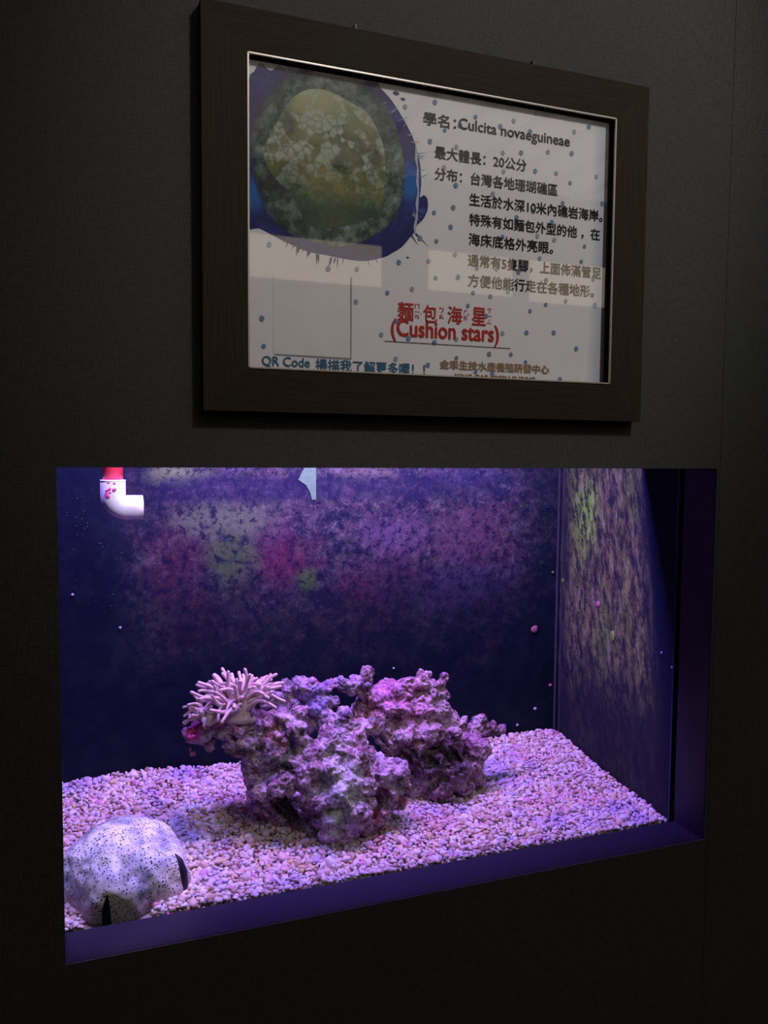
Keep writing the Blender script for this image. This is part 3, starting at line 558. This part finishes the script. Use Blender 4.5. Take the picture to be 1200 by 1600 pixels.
NT_, NP_ = 200, 80
vv = [surf(0, 0)]
for j in range(1, NP_+1):
    ph = R_(128)*j/NP_
    for i in range(NT_): vv.append(surf(2*math.pi*i/NT_, ph))
ff = [(0, 1+i, 1+(i+1) % NT_) for i in range(NT_)]
for j in range(NP_-1):
    for i in range(NT_): a = 1+j*NT_+i; b = 1+j*NT_+(i+1) % NT_; ff.append((a, a+NT_, b+NT_, b))
ff.append(tuple(1+(NP_-1)*NT_+i for i in range(NT_)))
t = NT('star_skin'); X, Y_, Z = t.xyz()
n1 = t.noise(28, 3, .5); n2 = t.noise(16, 3); cob = t.vor(58, 'SMOOTH_F1')
c = t.mix(t.rng(n1, .38, .60), (.22, .25, .28), (.62, .68, .62)); c = t.mix(t.rng(n2, .52, .62, 0, .65), c, (.24, .23, .38))
c = t.mix(t.rng(cob, .55, .15, 0, .55), c, (.62, .60, .58))
for c_, r_ in [((.045, .09, .035), (.045, .03, .03)), ((.145, .11, .03), (.04, .03, .03)), ((.15, .2, .07), (.03, .03, .03))]: c = t.mix(t.math('MULTIPLY', t.spot(c_, r_, .3, 1.05, n1), .9), c, (.72, .73, .60))
c = t.mix(t.math('MULTIPLY', t.spot((.055, .11, .075), (.03, .03, .02), .3, 1.05, n1), .7), c, (.62, .64, .38))
c = t.mix(t.rng(Z, .028, .012, 0, .7), c, (.50, .38, .36))
d1 = t.rng(t.vor(250), .33, .25); d2 = t.rng(t.vor(150), .20, .15)
c = t.mix(t.math('MAXIMUM', t.math('MULTIPLY', d1, t.rng(t.noise(30, 2), .42, .56, .6, 1)), d2), c, (.012, .008, .035))
body = mesh_obj('body', vv, ff, t.out(c, .55, t.bump(t.math('SUBTRACT', 1, cob), .6, .006, t.bump(d2, .4, .001)), .35), None, True)
def SPt(o): o.parent = star; o.matrix_parent_inverse = Matrix.Translation(star.location).inverted(); return o
SPt(body)
GR = plain('dark_groove', (.012, .006, .022), .5)
for th, w_, ph0, ph1 in ((TH0, .0052, 1.28, 1.95), (TH0+R_(72), .0066, 1.02, 1.95), (TH0+R_(144), .0022, 1.0, 1.75)):
    V2 = []; F2 = []; n_ = 22
    for j in range(n_+1):
        u = j/n_; ph = ph0+(ph1-ph0)*u; w2 = w_*min(1, .40+2.2*u)/.085*(min(1, u*6+.05)**.5)
        for i in range(7):
            s_ = (i-3)/3; q = surf(th+s_*w2, ph); d = Vector((math.cos(th)*math.sin(ph), math.sin(th)*math.sin(ph), math.cos(ph)*.5))
            q = q + d*.0018*(1-s_*s_)+d*.0002
            if q.y < YG+.0088: q.y = YG+.0088 
            V2.append(q)
    for j in range(n_):
        for i in range(6): a = j*7+i; F2.append((a, a+1, a+8, a+7))
    o = SPt(mesh_obj('arm_groove', V2, F2, GR, None, True)); o['label'] = 'dark arm tip groove'
bpy.context.view_layer.update()

# ------------------------------------------------------------------ framed sign
sign = empty('framed_sign', (.50, -.0102, .6916))
tag(sign, 'dark wooden framed species sign hanging on the wall above the aquarium', 'sign')
def S(o, par=None):
    if par is None: o.parent = sign; o.matrix_parent_inverse = Matrix.Translation(sign.location).inverted()
    else: o.parent = par
    return o
t = NT('dark_frame_wood'); g = t.noise(1, 4, .6, t.scale((12, 400, 400))); g2 = t.noise(6, 3)
c = t.mix(t.rng(g, .3, .7), (.018, .013, .008), (.029, .021, .012)); c = t.mix(t.rng(g2, .5, .7), c, (.021, .020, .011))
WOODH = t.out(c, .7, t.bump(g, .15, .0005), .12)
t = NT('dark_frame_wood_upright'); g = t.noise(1, 4, .6, t.scale((400, 400, 12)))
WOODV = t.out(t.mix(t.rng(g, .3, .7), (.020, .015, .008), (.032, .024, .012)), .7, t.bump(g, .15, .0005), .12)
ox0, ox1, oz0, oz1 = .1717, .8307, .6916, 1.1852
ix0, ix1, iz0, iz1 = .2279, .7737, .7458, 1.1324
FY, BY = -.020, -.0005
S(prism('frame_rail', [(ox0, oz1), (ox1, oz1), (ix1, iz1), (ix0, iz1)], FY, BY, WOODH)); S(prism('frame_rail', [(ox0, oz0), (ox1, oz0), (ix1, iz0), (ix0, iz0)], FY, BY, WOODH))
S(prism('frame_rail', [(ox0, oz0), (ix0, iz0), (ix0, iz1), (ox0, oz1)], FY, BY, WOODV)); S(prism('frame_rail', [(ox1, oz0), (ix1, iz0), (ix1, iz1), (ox1, oz1)], FY, BY, WOODV))
BEAD = plain('pale_metal_bead', (.62, .58, .52), .3, .5, .6)
bw = .0022
def bead(x0, z0, x1, z1):
    o = S(box('inner_bead', (x0, FY-.0012, z0), (x1, FY+.002, z1), BEAD, None, .0004)); return o
bead(ix0, iz1-bw, ix1, iz1); bead(ix0, iz0, ix1, iz0+bw); bead(ix0, iz0, ix0+bw, iz1); bead(ix1-bw, iz0, ix1, iz1)
S(box('liner', (ix0, -.0075, iz0), (ix1, -.002, iz1), plain('burgundy_liner', (.035, .016, .018), .6)))
IRON = plain('dark_iron', (.012, .012, .014), .5)
for hx in (.372, .638):
    bm = bmesh.new(); add_box(bm, (hx-.006, -.014, oz1), (hx+.006, -.006, oz1+.0035), .0006)
    add_box(bm, (hx-.0015, -.012, oz1), (hx+.0015, -.001, oz1+.010), .0005); add_box(bm, (hx-.005, -.004, oz1+.001), (hx+.005, -.0008, oz1+.008), .0006)
    S(bm_obj('hanger', bm, IRON))
# printed sheet
PY = -.0090
t = NT('printed_paper'); X, Y_, Z = t.xyz()
m = t.math('MULTIPLY', t.rng(t.math('ADD', X, t.math('MULTIPLY', t.noise(12, 3), .012)), .742, .768), .75)
c = t.mix(t.rng(t.noise(5, 2), .3, .7), (.80, .77, .775), (.84, .81, .815)); c = t.mix(m, c, (.42, .50, .62))
PAPER = t.out(c, .6, spec=.2)
sheet = S(box('print', (.2300, PY, .7460), (.7630, PY+.001, 1.1282), PAPER))
sheet['label'] = 'white printed species sheet with blue dots'
def inner(o): o.parent = sheet; o.matrix_parent_inverse = sheet.matrix_world.inverted(); return o
bpy.context.view_layer.update()
def flat(name, pts, lay, mat, label=None):
    """printed patch: a sheet of ink 0.05 mm thick, layer by layer"""
    y1 = PY - .00008*lay
    o = prism(name, pts, y1, y1+.00007, mat); inner(o)
    if label: o['label'] = label
    return o
def ink(name, col, rough=.5): return plain(name, col, rough, .2, 0, .06)
BLACK = ink('black_ink', (.016, .012, .014)); REDI = ink('red_ink', (.48, .035, .03)); BLUI = ink('teal_blue_ink', (.045, .15, .27)); BRN = ink('brown_ink', (.20, .10, .05)); DOT = ink('dusty_blue_ink', (.17, .27, .42)); DOT2 = ink('grey_blue_ink', (.32, .38, .45))
def cleanpts(pts): return [(min(max(a, .2302), .7628), min(max(b, .7462), 1.1280)) for a, b in pts]
def smoothpoly(pts, n=4):
    out = []; N = len(pts)
    for i in range(N):
        p0, p1, p2, p3 = pts[i-1], pts[i], pts[(i+1) % N], pts[(i+2) % N]
        for k in range(n):
            u = k/n
            out.append(tuple(.5*((2*p1[j]) + (-p0[j]+p2[j])*u + (2*p0[j]-5*p1[j]+4*p2[j]-p3[j])*u*u + (-p0[j]+3*p1[j]-3*p2[j]+p3[j])*u**3) for j in (0, 1)))
    return out
splash = SPL
t = NT('splash_ink'); n = t.noise(14, 5, .65, None, .8); X, Y_, Z = t.xyz()
c = t.ramp(n, [(.35, (.010, .010, .085)), (.5, (.018, .020, .14)), (.62, (.03, .05, .24)), (.75, (.06, .16, .45))])
c = t.mix(t.math('MULTIPLY', t.spot((.452, PY, 1.005), (.022, 1, .035), .2, 1.05, n), .85), c, (.03, .16, .50))
c = t.mix(t.math('MULTIPLY', t.spot((.238, PY, .965), (.02, 1, .03), .2, 1.05, n), .85), c, (.03, .15, .48))
flat('splash', cleanpts(smoothpoly(splash, 3)), 1, t.out(c, .5, spec=.2), 'dark blue watercolour splash')
SP = ink('splash_drop_ink', (.03, .03, .14)); LB = ink('light_splash_ink', (.22, .36, .45))
rs = random.Random(4)
def spike(cx, cz, an, l, w_, mat=SP):
    d = (math.cos(an), math.sin(an)); q = (-d[1], d[0])
    pts = [(cx-q[0]*w_, cz-q[1]*w_), (cx+d[0]*l, cz+d[1]*l), (cx+q[0]*w_, cz+q[1]*w_), (cx-d[0]*.004, cz-d[1]*.004)]
    if all(.2305 < p[0] < .762 and .7465 < p[1] < 1.1275 for p in pts): flat('splatter', pts, 2+rs.random()*.4, mat)
for i in range(34):
    an = R_(rs.uniform(205, 335)); rx, rz = .118, .119
    cx, cz = .347+rx*math.cos(an), 1.012+rz*math.sin(an)
    spike(cx, cz, an+rs.uniform(-.25, .25), rs.uniform(.005, .015), rs.uniform(.0006, .0016))
for i in range(16):
    an = R_(rs.uniform(-25, 60)); cx, cz = .347+.121*math.cos(an), 1.008+.112*math.sin(an)
    spike(cx, cz, an+rs.uniform(-.5, .5), rs.uniform(.006, .018), rs.uniform(.0005, .0012), LB)
spike(.460, .938, R_(-38), .026, .0016); spike(.455, .934, R_(-50), .016, .0012)
for (a, b, l_) in [(.464, .965, .004), (.43, 1.118, .004), (.440, 1.112, .003), (.449, .905, .0018)]:
    flat('splatter', [(a+l_*math.cos(k)*1.2, b+l_*math.sin(k)*.7) for k in [2*math.pi*j/9 for j in range(9)]], 2.5, SP)
# white brush arc on the splash's right side
arc = [(.4615-.0008+.0015*math.sin(k*.9), 1.050-.0105*k) for k in range(11)]
arcp = [(.4605+.004*math.sin(math.pi*k/12)+0, 1.055-.0098*k) for k in range(13)]
flat('brush_arc', arcp+[(a-.0018-.0012*(k % 3), b) for k, (a, b) in list(enumerate(arcp))[::-1]], 3, ink('pale_brush_ink', (.50, .52, .62)))
# the photo disc
t = NT('photo_ground_ink'); n = t.noise(60, 6, .75); n2 = t.noise(14, 4)
c = t.ramp(n, [(.30, (.015, .022, .02)), (.45, (.06, .09, .075)), (.55, (.14, .19, .17)), (.68, (.30, .36, .33))])
c = t.mix(t.rng(n2, .50, .70, 0, .7), c, (.035, .055, .035))
c = t.mix(t.math('MULTIPLY', t.spot((.27, PY, .985), (.03, 1, .035), .3, 1.05, n2), .8), c, (.025, .02, .025))
pm = t.out(c, .5, spec=.2)
f = t.spot((.342, PY, 1.015), (.112, 1, .122), .82, 1.02)      # photo fades into the blue wash
t.put(t.b.inputs['Alpha'], t.math('MULTIPLY', f, 1))
flat('photo_ground', cleanpts(smoothpoly(PHO, 3)), 4, pm, 'printed dark green rocky sea floor')
t = NT('photo_star_ink'); X, Y_, Z = t.xyz()
v = t.vor(95); vc = t.noise(34, 3); n = t.noise(16, 4, .6); nf = t.noise(260, 2)
c = t.ramp(n, [(.36, (.05, .085, .04)), (.48, (.13, .155, .06)), (.58, (.20, .21, .08)), (.68, (.34, .28, .09))])
cellr = t.xyz(t.vor(95, 'F1', 'Color'))[0]; ed_ = t.vor(95, 'DISTANCE_TO_EDGE')
scl = t.math('MULTIPLY', t.rng(t.math('ADD', cellr, t.math('MULTIPLY_ADD', vc, 2.2, -1.1)), .40, .62), t.rng(ed_, .0, .16, .35, 1))
scl = t.math('MULTIPLY', scl, t.rng(Z, .95, 1.04, .25, 1))
c = t.mix(scl, c, t.mix(t.rng(nf, .4, .6), (.30, .37, .29), (.42, .48, .36)))
c = t.mix(t.math('MULTIPLY', t.rng(t.vor(240), .17, .10), .6), c, (.05, .07, .05))
for cc_, rr_ in [((.352, PY, 1.016), (.030, 1, .016)), ((.283, PY, 1.060), (.012, 1, .026)), ((.402, PY, 1.030), (.014, 1, .018))]:
    c = t.mix(t.math('MULTIPLY', t.spot(cc_, rr_, .2, 1.05, n), .85), c, (.030, .048, .026))
c = t.mix(t.rng(Z, 1.0, .945, 0, .75), c, (.022, .060, .040)); c = t.mix(t.rng(Z, 1.05, 1.11, 0, .55), c, (.46, .52, .32))
c = t.mix(t.math('MULTIPLY', t.rng(nf, .66, .74), t.spot((.36, PY, 1.0), (.05, 1, .03), .3, 1.05)), c, (.6, .48, .12))
flat('photo_cushion_star', smoothpoly(STA, 4), 6, t.out(c, .5, spec=.2), 'printed photo of a green-olive cushion star')
flat('photo_groove', [(.3395, .9465), (.3412, .9465), (.3408, .933), (.3398, .933)], 8, ink('rusty_ink', (.20, .09, .05)))
for i in range(11):
    u0 = i/11; a_ = (.2525, 1.0095); b_ = (.297, .954)
# lettering
def lettering(s, x0, x1, zc, h, mat, lay=10, off=.016, slope=0, clipz=None):
    cu = bpy.data.curves.new('lettering', 'FONT'); cu.body = s; cu.size = 1; cu.resolution_u = 3; cu.fill_mode = 'BOTH'
    tmp = bpy.data.objects.new('tmp', cu); COL.objects.link(tmp); dg = bpy.context.evaluated_depsgraph_get()
    me = bpy.data.meshes.new_from_object(tmp.evaluated_get(dg)); bpy.data.objects.remove(tmp); bpy.data.curves.remove(cu)
    if off > 0:                                          # heavier strokes: the same outline again, shifted a little each way
        bm = bmesh.new(); e_ = off
        for dx, dy in ((0, 0), (e_, 0), (-e_, 0), (0, e_), (0, -e_), (e_*.7, e_*.7), (-e_*.7, -e_*.7), (e_*.7, -e_*.7), (-e_*.7, e_*.7)):
            k0 = len(bm.verts); bm.from_mesh(me); bm.verts.ensure_lookup_table()
            for v in bm.verts[k0:]: v.co.x += dx; v.co.y += dy; v.co.z += 5e-6*(k0 > 0)*(1 + k0 // max(1, len(me.vertices)))
        bm.to_mesh(me); bm.free()
    n_ = len(me.vertices); co = np.zeros(n_*3); me.vertices.foreach_get('co', co); co = co.reshape(-1, 3)
    lo, hi = co.min(0), co.max(0); u = (co[:, 0]-lo[0])/(hi[0]-lo[0]); vv = (co[:, 1]-lo[1])/(hi[1]-lo[1])
    y = PY - .00008*lay
    out = np.stack([x0+u*(x1-x0), y - (co[:, 2] if off > 0 else 0*co[:, 2]), zc-h/2+vv*h+slope*(u-.5)], 1)
    me.vertices.foreach_set('co', out.ravel()); me.update(); me.materials.clear(); me.materials.append(mat)
    if clipz is not None:
        bm = bmesh.new(); bm.from_mesh(me); bmesh.ops.bisect_plane(bm, geom=bm.verts[:]+bm.edges[:]+bm.faces[:], plane_co=(0, 0, clipz), plane_no=(0, 0, -1), clear_outer=True); bm.to_mesh(me); bm.free()
    o = bpy.data.objects.new('lettering', me); link(o); inner(o); return o
lettering('學名：', .4696, .5190, 1.0920, .0175, BLACK)
lettering('Culcita novaeguineae', .5225, .7013, 1.0905, .0195, BLACK)
lettering('最大體長：20公分', .4872, .6304, 1.0495, .0172, BLACK)
lettering('分布：台灣各地珊瑚礁區', .4876, .6826, 1.0214, .0172, BLACK)
lettering('生活於水深10米內礁岩海岸。', .5406, .7640-.003, .9930, .0174, BLACK)
lettering('特殊有如麵包外型的他 ，在', .5410, .7569, .9656, .0174, BLACK)
lettering('海床底格外亮眼。', .5404, .6771, .9388, .0174, BLACK)
lettering('通常有5隻腳，上面佈滿管足', .5399, .7610, .9098, .0176, BLACK)
lettering('方便他能行走在各種地形。', .5404, .7492, .8822, .0176, BLACK)
for ch, x0, x1, zc, h in [('麵', .4348, .4583, .8328, .0256), ('包', .4727, .4935, .8322, .0242), ('海', .5095, .5322, .8328, .0245), ('星', .5471, .5693, .8334, .0250)]:
    lettering(ch, x0, x1, zc, h, REDI, 11, .014)
for chs, x0, x1, z0, z1 in [('ㄇㄧㄢ', .4602, .4669, .8448, .8224), ('ㄅㄠ', .4968, .5036, .8439, .8255), ('ㄏㄞ', .5342, .5400, .8412, .8252), ('ㄒㄧㄥ', .5714, .5785, .8461, .8238)]:
    hh = (z0-z1)/len(chs)
    for i, ch in enumerate(chs):
        thin = ch == 'ㄧ'
        if thin: flat('lettering', [(x0, z0-hh*(i+.5)+.0004), (x1, z0-hh*(i+.5)+.0004), (x1, z0-hh*(i+.5)-.0004), (x0, z0-hh*(i+.5)-.0004)], 11, REDI)
        else: lettering(ch, x0, x1, z0-hh*(i+.5), hh*.82, REDI, 11, .014)
flat('lettering', [(.4685, .8325), (.4692, .8327), (.4707, .8302), (.4700, .8300)], 11, REDI)
flat('lettering', [(.5408, .8365), (.5415, .8345), (.5424, .8366), (.5430, .8364), (.5417, .8334), (.5413, .8334), (.5402, .8363)], 11, REDI)
lettering('(Cushion stars)', .4252, .5908, .8072, .0310, REDI, 11, .022)
flat('underline', [(.416, .7917), (.6093, .7919), (.6093, .7911), (.416, .7909)], 11, BLACK)
flat('card_shadow', [(.2645, .7648), (.3692, .7638), (.3692, .8720), (.3650, .8720), (.3640, .7680), (.2640, .7690)], 3, ink('grey_ink', (.30, .28, .28)))
flat('blank_card', [(.2631, .7668), (.3674, .7663), (.3668, .8739), (.2631, .8728)], 5, ink('white_card_ink', (.82, .79, .78)), 'plain square white card print')
lettering('QR Code', .2479, .3117, .7563, .0146, BLUI, 12, .014)
lettering('掃描我了解更多喔！！', .3195, .4764, .7552, .0166, BLUI, 12, .016, clipz=.7463)
CRM = ink('cream_ink', (.66, .55, .40))
lettering('金車生技水產養殖研發中心', .4982, .6748, .7642, .0133, CRM, 12, .045); lettering('金車生技水產養殖研發中心', .4987, .6743, .7642, .0123, BRN, 14, .004)
lettering('KING CAR FRESH SHRIMP', .5215, .6516, .7476, .0100, CRM, 12, .07, clipz=.7463); lettering('KING CAR FRESH SHRIMP', .5220, .6511, .7476, .0090, BRN, 14, .018, clipz=.7463)
# polka dots
dm = {}
for k_, mat_ in enumerate((DOT, DOT2, DOT)):
    me = bpy.data.meshes.new('polka_dot'); r = .0031 + .0003*k_
    me.from_pydata([(r*math.cos(2*math.pi*j/14)*.92, 0, r*math.sin(2*math.pi*j/14)) for j in range(14)], [], [tuple(range(14))]); me.materials.append(mat_); dm[k_] = me
for i, (a, b) in enumerate(DOTS):
    if a > .7600 or b < .7495 or b > 1.1245: continue
    o = bpy.data.objects.new('polka_dot', dm[rs.choice((0, 1, 2))]); link(o); o.location = (a, PY-.00008*9, b); inner(o)
S(box('glass_pane', (ix0+.0002, PY-.0035, iz0+.0002), (ix1-.0002, PY-.0023, iz1-.0002), clear('picture_glass', (.97, .98, .98), .02, 1.5, 1.9)))
